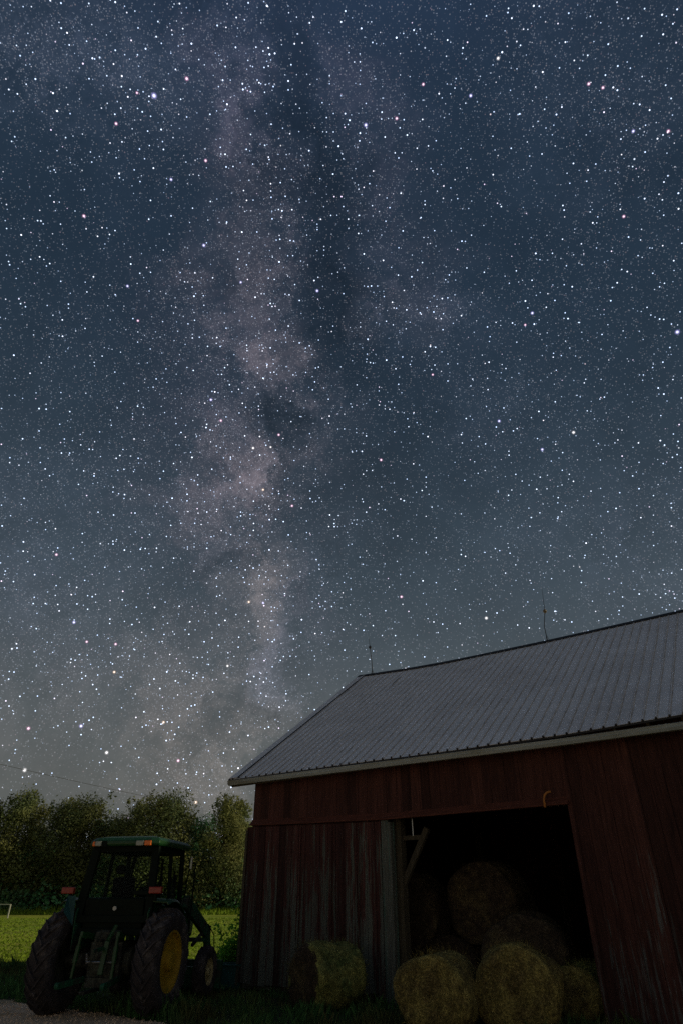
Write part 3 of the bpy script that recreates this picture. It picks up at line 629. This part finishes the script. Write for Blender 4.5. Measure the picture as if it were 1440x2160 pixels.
TREES = [  # picture column, distance, height, prototype, label
    (-60, 78, 11.6, 1, 'wide tree at the outer left end of the wood edge'), (22, 78, 12.4, 0, 'tall leafy tree top at the left picture edge, highest of the wood'), (62, 82, 11.6, 2, 'narrow yellowish tree beside the small sky gap'),
    (118, 80, 11.6, 0, 'dark spiky topped tree right of the small sky gap'), (163, 79, 11.9, 1, 'rounded tree up and left of the tractor cab'), (205, 84, 9.6, 3, 'lower dull tree above the left corner of the cab roof'),
    (243, 80, 10.2, 1, 'small tree behind the middle of the cab roof'), (280, 80, 11.7, 2, 'ragged tree with thin top left of the broad round one'), (335, 77, 12.1, 1, 'broad round topped tree above the right end of the cab roof'),
    (390, 84, 10.6, 2, 'thin tree right of the broad round topped one'), (425, 82, 9.8, 3, 'lower tree in the dip right of the cab'), (472, 77, 11.6, 0, 'dark tree with twiggy top near the barn corner'),
    (500, 79, 11.6, 2, 'slender tree right beside the twiggy topped one'), (528, 85, 9.6, 1, 'last tree of the wood edge, touching the barn corner')]
used = set()
for x, Y, h, k, lb in TREES:
    e = protos[k] if k not in used else copy_tree(protos[k]); used.add(k)
    ph = {0: 12.0, 1: 11.0, 2: 12.5, 3: 10.0}[k]; s_ = h/ph
    e.location = (px_on(x, Y, 6), Y, .45); e.rotation_euler = (0, 0, rnd.uniform(0, 6.28)); e.scale = (s_*rnd.uniform(.92, 1.12), s_*rnd.uniform(.92, 1.12), s_); e['label'] = lb
for i, (X, Y, h, k) in enumerate([(-4, 82, 10.5, 0), (3, 80, 10, 3), (10, 84, 11, 1), (17, 80, 9, 2), (-52, 80, 11, 2)]):
    e = copy_tree(protos[k]); e.location = (X, Y, .75); e.rotation_euler = (0, 0, i*1.3); s_ = h/{0: 12.0, 1: 11.0, 2: 12.5, 3: 10.0}[k]; e.scale = (s_,)*3
    e['label'] = ['leafy tree of the wood edge directly behind the barn gable', 'low tree of the wood edge behind the middle of the barn', 'wide tree of the wood edge behind the barn doorway', 'thin tree of the wood edge behind the right part of the barn', 'tree of the wood edge beyond the left picture edge'][i]
# dense scrub along the foot of the wood
mb = MB(); rr = random.Random(5)
for i in range(120):
    x = -58+i*.68+rr.uniform(-.6, .6); y = rr.uniform(75.5, 80); r_ = rr.uniform(1.3, 2.6)
    leaf_cloud(mb, Vector((x, y, r_*.6+.6)), r_, 170, .45, rr, squash=rr.uniform(.8, 1.3), hollow=.3)
    leaf_cloud(mb, Vector((x+rr.uniform(-1, 1), y+3, rr.uniform(3, 6.5))), rr.uniform(1.2, 2.0), 120, .5, rr, hollow=.2)
tag(mb.build('undergrowth', M['tree_b']), 'dense dark green scrub along the foot of the wood', 'undergrowth', kind='stuff')
mb = MB()
for i in range(90):
    x = -62+i*1.0; leaf_cloud(mb, Vector((x, rr.uniform(86, 92), rr.uniform(1.5, 7))), rr.uniform(2, 2.8), 170, .7, rr, hollow=.1)
tag(mb.build('forest', M['tree_b']), 'deep dark wood seen between the front trees', 'forest', kind='stuff')
# the shrub at the barn corner
sh = empty('shrub', (px_on(492, 19.2, 1), 19.3, 0)); tag(sh, 'bright green leafy shrub at the left corner of the barn', 'shrub')
mb = MB(); rr = random.Random(9); lv = MB()
for i in range(22):
    a = rr.uniform(0, 6.28); r1 = rr.uniform(.15, .6); hh = rr.uniform(.6, 1.85)*(1-.5*(math.cos(a) < -.2)*r1)
    tip = Vector((math.cos(a)*r1+.1, math.sin(a)*r1*.7, hh)); mid = tip*.5+Vector((0, 0, .1)); mb.tube([(0, 0, 0), mid, tip], [.012, .008, .004], 5)
    for _ in range(80):
        t_ = rr.uniform(.2, 1.05); p = tip*t_+Vector((rr.gauss(0, .08), rr.gauss(0, .08), rr.gauss(0, .05))); s_ = rr.uniform(.04, .085)
        a1 = Vector((rr.gauss(0, 1), rr.gauss(0, 1), rr.gauss(0, .5))).normalized(); b1 = a1.orthogonal().normalized(); b1 = Matrix.Rotation(rr.uniform(0, 6.28), 3, a1) @ b1
        lv.add([p-a1*s_, p+b1*s_*.5, p+a1*s_, p-b1*s_*.5], [(0, 1, 2, 3)])
mb.build('stems', M['bark'], sh); lv.build('foliage', M['shrub'], sh)

# ------------------------------------------------------------------ teal trough by the corner
tr_ = empty('trough', (px_on(478, 18.3, .3), 18.3, 0), R(-8)); tag(tr_, 'low dark teal box on the grass between tractor and barn corner', 'trough')
mb = MB(); a, b, h = .46, .3, .46
mb.hexa([(-a+.05, -b+.04, 0), (a-.05, -b+.04, 0), (a-.05, b-.04, 0), (-a+.05, b-.04, 0), (-a, -b, h), (a, -b, h), (a, b, h), (-a, b, h)]); mb.build('tub', M['teal'], tr_, bevel=.02)
mb = MB()
for p, q in (((-a, -b), (a, -b)), ((a, -b), (a, b)), ((a, b), (-a, b)), ((-a, b), (-a, -b))): mb.bar((*p, h+.012), (*q, h+.012), .05, .035)
mb.build('rim', M['teal'], tr_, bevel=.008)
# white rail at the far left of the field
fe = empty('fence', (-28.4, 63.0, .42)); tag(fe, 'white rail fence end at the left edge of the green field', 'fence')
mb = MB(); mb.bar((-9, .6, 1.25), (0, 0, 1.2), .05, .07); mb.build('rail', M['white'], fe)
for i in range(4): mb = MB(); mb.box((-i*3, i*.2, .6), (.09, .09, 1.22)); mb.build('post', M['white'], fe)
# power line
pe = [Vector((-45, -2, 11.6)), Vector((-20.5, 76, 11.6))]
for i, p in enumerate(pe):
    e = empty('utility_pole', (p.x, p.y, 0)); tag(e, ['wooden utility pole outside the left edge of the picture', 'wooden utility pole hidden in the wood where the wire ends'][i], 'utility pole', 'poles of the power line')
    mb = MB(); mb.tube([(0, 0, 0), (0, 0, 11.4)], [.16, .11], 12); mb.build('pole', M['old_wood'], e); mb = MB(); mb.box((0, 0, 10.9), (1.6, .1, .12)); mb.build('crossarm', M['old_wood'], e)
mb = MB(); mb.tube([pe[0].lerp(pe[1], t_/24)+Vector((0, 0, -.45*4*(t_/24)*(1-t_/24))) for t_ in range(25)], .018, 6); tag(mb.build('power_line', M['wire']), 'thin dark overhead wire sloping down to the treetops', 'wire')

# ------------------------------------------------------------------ tractor (x right, y forward, origin under the rear axle)
TX = empty('tractor', (-4.27, 14.25, 0), R(-10)); tag(TX, 'green farm tractor with black cab and yellow rear wheels parked beside the barn', 'tractor')
def wheel(name, x, y, Rr, w, rimr, side, lugs, rimmat, tread=.055):
    e = empty(name, (x, y, Rr), 0, TX)
    mb = MB(); hw = w/2; prof = [(-hw*.80, rimr*.97), (-hw*.95, rimr*1.08), (-hw*1.05, (rimr+Rr)*.5), (-hw*1.0, Rr*.90), (-hw*.86, Rr*.955), (-hw*.4, Rr*.975), (0, Rr*.98)]
    prof = prof+[(-u, r) for u, r in reversed(prof[:-1])]; mb.lathe(prof, 56)
    for k in range(lugs):
        for sg in (-1, 1):
            a0 = 2*math.pi*(k+(.5 if sg > 0 else 0))/lugs; secs = []
            for t_, u, rr_ in ((0, -.04*w, Rr*.975), (.3, .3*hw, Rr*.972), (.65, .7*hw, Rr*.955), (.9, .98*hw, Rr*.90), (1.1, 1.04*hw, Rr*.83)):
                ang = a0-t_*2*math.pi/lugs*1.25; hgt = tread*(1.0 if t_ < .95 else .25); wd = .055*(Rr/.8)
                q = []
                for dr, dw in ((-.01, -1), (-.01, 1), (hgt, .75), (hgt, -.75)):
                    aa = ang+dw*wd*.5/Rr; rad = rr_+dr; uu = u if t_ < .95 else u+dr*.9
                    q.append(Vector((sg*uu, rad*math.cos(aa), rad*math.sin(aa))))
                secs.append(q)
            for qa, qb in zip(secs, secs[1:]): mb.hexa([qa[0], qa[1], qa[2], qa[3], qb[0], qb[1], qb[2], qb[3]])
    mb.build('tyre', M['tyre'], e)
    mb = MB(); s = side
    prof = [(s*hw*.80, rimr*1.0), (s*hw*.86, rimr*1.02), (s*hw*.84, rimr*.94), (s*hw*.55, rimr*.90), (s*hw*.45, rimr*.80), (s*hw*.50, rimr*.74), (s*hw*.42, rimr*.5), (s*hw*.5, rimr*.34), (s*hw*.95, rimr*.30), (s*hw*1.0, rimr*.22), (s*hw*1.0, 0.001)]
    mb.lathe(prof, 40); ib = MB(); ib.lathe([(-s*hw*.80, rimr), (-s*hw*.5, rimr*.9), (-s*hw*.3, rimr*.5), (-s*hw*.3, .001)], 32); ib.build('inner_dish', M['grime'], e)
    for k in range(8):
        a = k*math.pi/4; mb.tube([(s*hw*.42, math.cos(a)*rimr*.58, math.sin(a)*rimr*.58), (s*hw*.56, math.cos(a)*rimr*.58, math.sin(a)*rimr*.58)], rimr*.05, 6)
    mb.build('rim', M[rimmat], e); return e
wheel('rear_wheel', .97, 0, .80, .44, .47, 1, 20, 'rim'); wheel('rear_wheel', -1.05, 0, .80, .44, .47, -1, 20, 'rim')
wheel('front_wheel', .93, 2.45, .46, .24, .24, 1, 18, 'rim_pale', .02); wheel('front_wheel', -.93, 2.45, .46, .24, .24, -1, 18, 'rim_pale', .02)
mb = MB(); mb.lathe([(-.9, .10), (-.45, .13), (-.42, .22), (.42, .22), (.45, .13), (.9, .10)], 20, (0, 0, .80)); mb.box((0, -.02, .82), (.62, .62, .56)); mb.box((0, 1.2, .82), (.5, 2.0, .48)); mb.build('transmission', M['grime'], TX, bevel=.02)
mb = MB(); mb.box((0, 2.1, 1.0), (.5, 1.5, .45)); mb.build('engine_block', M['grime'], TX, bevel=.02)
mb = MB(); mb.extr([(1.45, 1.15), (3.05, 1.05), (3.1, 1.35), (3.0, 1.55), (1.45, 1.68)], -.33, .33); mb.build('hood', M['green'], TX, bevel=.06)
mb = MB(); mb.box((0, 3.11, 1.28), (.5, .03, .4)); mb.build('front_grille', M['black'], TX)
mb = MB(); mb.bar((-.85, 2.45, .48), (.85, 2.45, .48), .12, .14); mb.box((0, 2.45, .62), (.3, .3, .3)); mb.build('front_axle', M['green_dark'], TX, bevel=.01)
# three point hitch and rear details
for sg in (-1, 1):
    mb = MB(); mb.bar((sg*.30, -.25, .55), (sg*.42, -1.0, .50), .05, .09); mb.lathe([(-.035, .02), (-.035, .05), (.035, .05), (.035, .02)], 14, (sg*.42, -1.03, .50)); mb.build('lower_link', M['green_dark'], TX, bevel=.006)
    mb = MB(); mb.bar((sg*.26, -.22, 1.16), (sg*.36, -.66, 1.22), .06, .10); mb.build('lift_arm', M['green'], TX, bevel=.01)
    mb = MB(); mb.tube([(sg*.36, -.66, 1.20), (sg*.38, -.70, .58)], .026, 8); mb.tube([(sg*.365, -.67, 1.05), (sg*.375, -.69, .80)], .04, 8); mb.build('lift_rod', M['green'], TX)
mb = MB(); mb.bar((.02, -.35, 1.02), (.05, -.9, .98), .05, .05); mb.build('top_link', M['green_dark'], TX)
mb = MB(); mb.bar((0, 0, .42), (0, -.95, .40), .09, .045); mb.box((0, -.42, .50), (.5, .05, .14)); mb.build('drawbar', M['grime'], TX)
mb = MB(); mb.extr([(-.36, .62), (-.40, .9), (-.36, 1.25), (-.2, 1.32), (-.2, .62)], -.24, .24)
for sx in (-.16, -.06, .06, .16): mb.tube([(sx, -.36, 1.12), (sx, -.45, 1.12)], .025, 8)
mb.tube([(-.10, -.4, 1.3), (-.12, -.5, 1.15), (-.1, -.52, .9), (-.2, -.5, .75)], .012, 6); mb.tube([(.14, -.4, 1.3), (.17, -.52, 1.1), (.12, -.5, .85)], .012, 6); mb.build('hydraulic_block', M['grime'], TX, bevel=.01)
mb = MB(); mb.tube([(-.27, -.44, .78), (-.27, -.5, .93)], .018, 6); mb.tube([(-.27, -.47, .80), (.27, -.47, .80)], .016, 6); mb.build('hitch_guard', M['chrome'], TX)
mb = MB(); mb.bar((.18, -.42, 1.36), (.10, -.5, 1.12), .09, .05); mb.bar((.10, -.5, 1.12), (.08, -.56, .62), .09, .05); mb.build('hitch_frame', M['green'], TX, bevel=.01)
# cab
ZB, ZT = 1.45, 2.66
bl, br_, fl, fr_ = (-.80, -.28), (.80, -.28), (-.72, 1.32), (.72, 1.32); tb = [(-.62, -.16), (.64, -.16), (.62, 1.22), (-.60, 1.22)]; bb = [bl, br_, fr_, fl]
mb = MB()
for (x0, y0), (x1, y1), wd in zip(bb, tb, (.17, .15, .08, .08)): mb.bar((x0*(1-.08/.8), y0, ZB-.05), (x1, y1, ZT), wd, .09, up=(0, 1, 0))
for sg in (-1, 1): mb.bar((sg*.74, .62, ZB-.3), (sg*.64, .56, ZT), .045, .10, up=(0, 1, 0))
for i in range(4):
    (x0, y0), (x1, y1) = tb[i], tb[(i+1) % 4]; mb.bar((x0, y0, ZT-.03), (x1, y1, ZT-.03), .07, .13)
    (x0, y0), (x1, y1) = bb[i], bb[(i+1) % 4]; mb.bar((x0*.95, y0, ZB), (x1*.95, y1, ZB), .07, .12)
mb.build('cab_frame', M['black'], TX, bevel=.012)
mb = MB(); mb.extr([(-.26, 1.28), (-.30, 1.78), (-.18, 1.80), (-.1, 1.28)], -.60, .60); mb.box((0, .5, 1.25), (1.3, 1.6, .12)); mb.box((0, 1.3, 1.35), (1.2, .06, .4)); mb.build('cab_floor', M['black'], TX, bevel=.02)
for nm, pts in (('rear_window', [(-.66, -.27, 1.72), (.66, -.27, 1.72), (.60, -.17, 2.58), (-.58, -.17, 2.58)]),
                ('side_window', [(.755, -.2, 1.52), (.71, 1.24, 1.52), (.62, 1.15, 2.50), (.655, -.1, 2.50)]), ('side_window', [(-.755, -.2, 1.52), (-.71, 1.24, 1.52), (-.62, 1.15, 2.50), (-.655, -.1, 2.50)]),
                ('windscreen', [(-.64, 1.31, 1.5), (.64, 1.31, 1.5), (.56, 1.22, 2.50), (-.56, 1.22, 2.50)])):
    mb = MB(); mb.add(pts, [(0, 1, 2, 3)]); w_ = mb.build(nm, M['glass'], TX)
mb = MB(); mb.bar((.20, 1.30, 1.5), (.18, 1.23, 2.52), .04, .04); mb.tube([(-.25, 1.34, 1.6), (-.05, 1.27, 2.2)], .012, 6); mb.build('wiper', M['black'], TX)
# roof
mb = MB(); ro_ = [(-.69, -.30), (-.56, -.36), (.60, -.36), (.74, -.30), (.74, 1.30), (.62, 1.42), (-.58, 1.42), (-.69, 1.30)]
lv_ = [(1.0, 2.665), (1.03, 2.70), (1.02, 2.76), (.93, 2.815), (.70, 2.85)]; n = 8
for k, z in lv_: mb.v += [(x*k, .53+(y-.53)*k, z) for x, y in ro_]
for j in range(len(lv_)-1):
    for i in range(n): mb.f.append((j*n+i, j*n+(i+1) % n, (j+1)*n+(i+1) % n, (j+1)*n+i))
mb.f.append(tuple(reversed(range(n)))); mb.f.append(tuple(range((len(lv_)-1)*n, len(lv_)*n)))
roof_ = mb.build('cab_roof', M['green'], TX, bevel=.012)
for x, m_, nm, w_ in ((-.50, 'clear_lens', 'work_lamp', .13), (.38, 'clear_lens', 'work_lamp', .16), (.545, 'orange_lens', 'marker_lamp', .14), (-.61, 'orange_lens', 'marker_lamp', .06)):
    mb = MB(); mb.box((x, -.375+(abs(x) > .6)*.03, 2.705), (w_, .06, .085)); mb.build(nm, M[m_], roof_, bevel=.012)
mb = MB(); mb.box((-.38, -.366, 2.70), (.12, .05, .1)); mb.build('lamp_housing', M['black'], roof_)
# seat and controls
mb = MB(); mb.box((-.06, .35, 1.70), (.46, .5, .14)); mb.box((-.06, .10, 1.93), (.44, .14, .42), Matrix.Rotation(R(8), 3, 'X')); mb.box((-.16, .07, 2.27), (.18, .1, .16)); mb.box((-.02, .35, 1.5), (.3, .3, .35)); mb.build('seat', M['seat'], TX, bevel=.04)
for sg in (-1, 1): mb = MB(); mb.box((-.02+sg*.29, .3, 1.92), (.07, .34, .05)); mb.build('armrest', M['seat'], TX, bevel=.015)
mb = MB(); mb.tube([(0, 1.15, 1.45), (0, .95, 1.95)], .04, 8); mb.box((0, 1.2, 1.85), (.4, .15, .3)); mb.build('steering_column', M['black'], TX)
mb = MB(); mb.tube([(math.cos(a*math.pi/12)*.2, .93+math.sin(a*math.pi/12)*.13, 1.98+math.sin(a*math.pi/12)*.15) for a in range(25)], .015, 6, cap=False); mb.bar((-.19, .93, 1.98), (.19, .93, 1.98), .03, .02); mb.build('steering_wheel', M['black'], TX)
mb = MB(); mb.bar((-.30, .62, 1.4), (-.16, .60, 2.52), .05, .07); mb.build('inner_post', M['black'], TX)
# fenders over the rear tyres
for sg in (-1, 1):
    mb = MB(); arc = []
    for k in range(13):
        a = R(72+k*7.0); arc.append((-math.cos(a)*.93*1.0, .81+math.sin(a)*.98))
    n = len(arc)
    for yv, zv in arc:
        zz = min(zv, 1.80); mb.v += [(sg*.72, yv, zz), (sg*1.06, yv, zz-.02), (sg*1.10, yv, zz-.06)]
    for k in range(n-1):
        for i in range(2): mb.f.append((k*3+i, k*3+i+1, k*3+4+i, k*3+3+i))
    fn = mb.build('rear_fender', M['green'], TX); q = fn.modifiers.new('thick', 'SOLIDIFY'); q.thickness = .02
    mb = MB(); mb.add([(sg*.73, -.3, .95), (sg*.73, -.36, 1.55), (sg*.73, -.2, 1.78), (sg*.73, .9, 1.5), (sg*.73, .9, 1.0)], [(0, 1, 2, 3, 4)])
    q = mb.build('fender_side', M['green_dark'], TX); q2 = q.modifiers.new('thick', 'SOLIDIFY'); q2.thickness = .02
    mb = MB(); mb.box((sg*.93 if sg < 0 else .86, -.42, 1.91), (.25, .09, .11)); mb.build('tail_lamp', M['red_lens'], fn, bevel=.015)
    mb = MB(); mb.bar((sg*.9 if sg < 0 else .85, -.38, 1.74), (sg*.9 if sg < 0 else .85, -.38, 1.87), .05, .05); mb.build('lamp_bracket', M['black'], fn)
mb = MB(); mb.box((.58, -.36, 1.87), (.42, .05, .07)); mb.build('lamp_bar', M['black'], TX, bevel=.01)
mb = MB(); mb.add([(-.92, -.42, 1.82), (-.76, -.40, 1.82), (-.66, -.50, 1.34), (-.86, -.56, 1.56)], [(0, 1, 2, 3)]); q = mb.build('fender_flap', M['teal'], TX); q2 = q.modifiers.new('thick', 'SOLIDIFY'); q2.thickness = .015
mb = MB(); mb.lathe([(0, .001), (0, .035), (.03, .035), (.04, .001)], 14, (.05, -.36, 1.62), 'Y'); mb.build('round_reflector', M['white'], TX)
# exhaust, mirror
mb = MB(); mb.tube([(.88, 1.40, 1.2), (.88, 1.40, 1.6), (.88, 1.38, 2.42)], [.02, .018, .014], 8); mb.build('handrail', M['black'], TX)
mb = MB(); mb.tube([(.70, 1.35, 1.5), (.72, 1.45, 2.35), (.74, 1.40, 2.55)], .014, 6); mb.build('mirror_arm', M['black'], TX)
mb = MB(); mb.box((.78, 1.38, 2.44), (.05, .04, .24)); mb.build('side_mirror', M['chrome'], TX, bevel=.01)
mb = MB(); mb.tube([(.22, 1.9, 1.6), (.22, 1.9, 2.25)], [.05, .04], 12); mb.build('exhaust_stack', M['grime'], TX)
for z in (.55, .85, 1.15): mb = MB(); mb.box((.82, .95, z), (.3, .3, .03)); mb.build('step', M['black'], TX)
mb = MB(); mb.box((.55, 1.2, .75), (.3, .7, .4)); mb.build('fuel_tank', M['black'], TX, bevel=.06)
# front loader
for sg in (-1, 1):
    mb = MB(); mb.bar((sg*.62, 1.95, .75), (sg*.62, 1.75, 1.55), .10, .22); mb.build('loader_mast', M['green'], TX, bevel=.015)
    mb = MB()
    mb.bar((sg*.76, 1.35, 1.74), (sg*.80, 2.72, 1.14), .10, .24); mb.bar((sg*.80, 2.66, 1.22), (sg*.80, 3.05, .30), .10, .22); mb.tube([(sg*.74, 2.68, 1.16), (sg*.86, 2.68, 1.16)], .13, 14)
    mb.bar((sg*.76, 1.38, 1.78), (sg*.62, 1.5, 1.60), .08, .12); mb.build('loader_arm', M['green_dark'], TX, bevel=.015)
    mb = MB(); mb.tube([(sg*.78, 1.95, .95), (sg*.80, 2.55, 1.20)], .04, 10); mb.tube([(sg*.8, 2.5, 1.19), (sg*.84, 2.8, 1.26)], .022, 8); mb.build('lift_cylinder', M['grime'], TX)
    mb = MB(); mb.tube([(sg*.86, 2.6, 1.30), (sg*.92, 2.85, 1.1), (sg*.92, 2.95, .8), (sg*.88, 2.98, .55)], .012, 6); mb.build('hydraulic_hose', M['black'], TX)
mb = MB(); mb.bar((-.84, 2.55, 1.02), (.84, 2.55, 1.02), .08, .08); mb.build('loader_crossbar', M['green_dark'], TX)
mb = MB(); mb.extr([(3.18, .62), (3.12, .12), (3.2, .04), (3.85, .05), (3.85, .07), (3.25, .09), (3.2, .16), (3.26, .62)], -1.05, 1.05); mb.build('loader_bucket', M['green_dark'], TX)
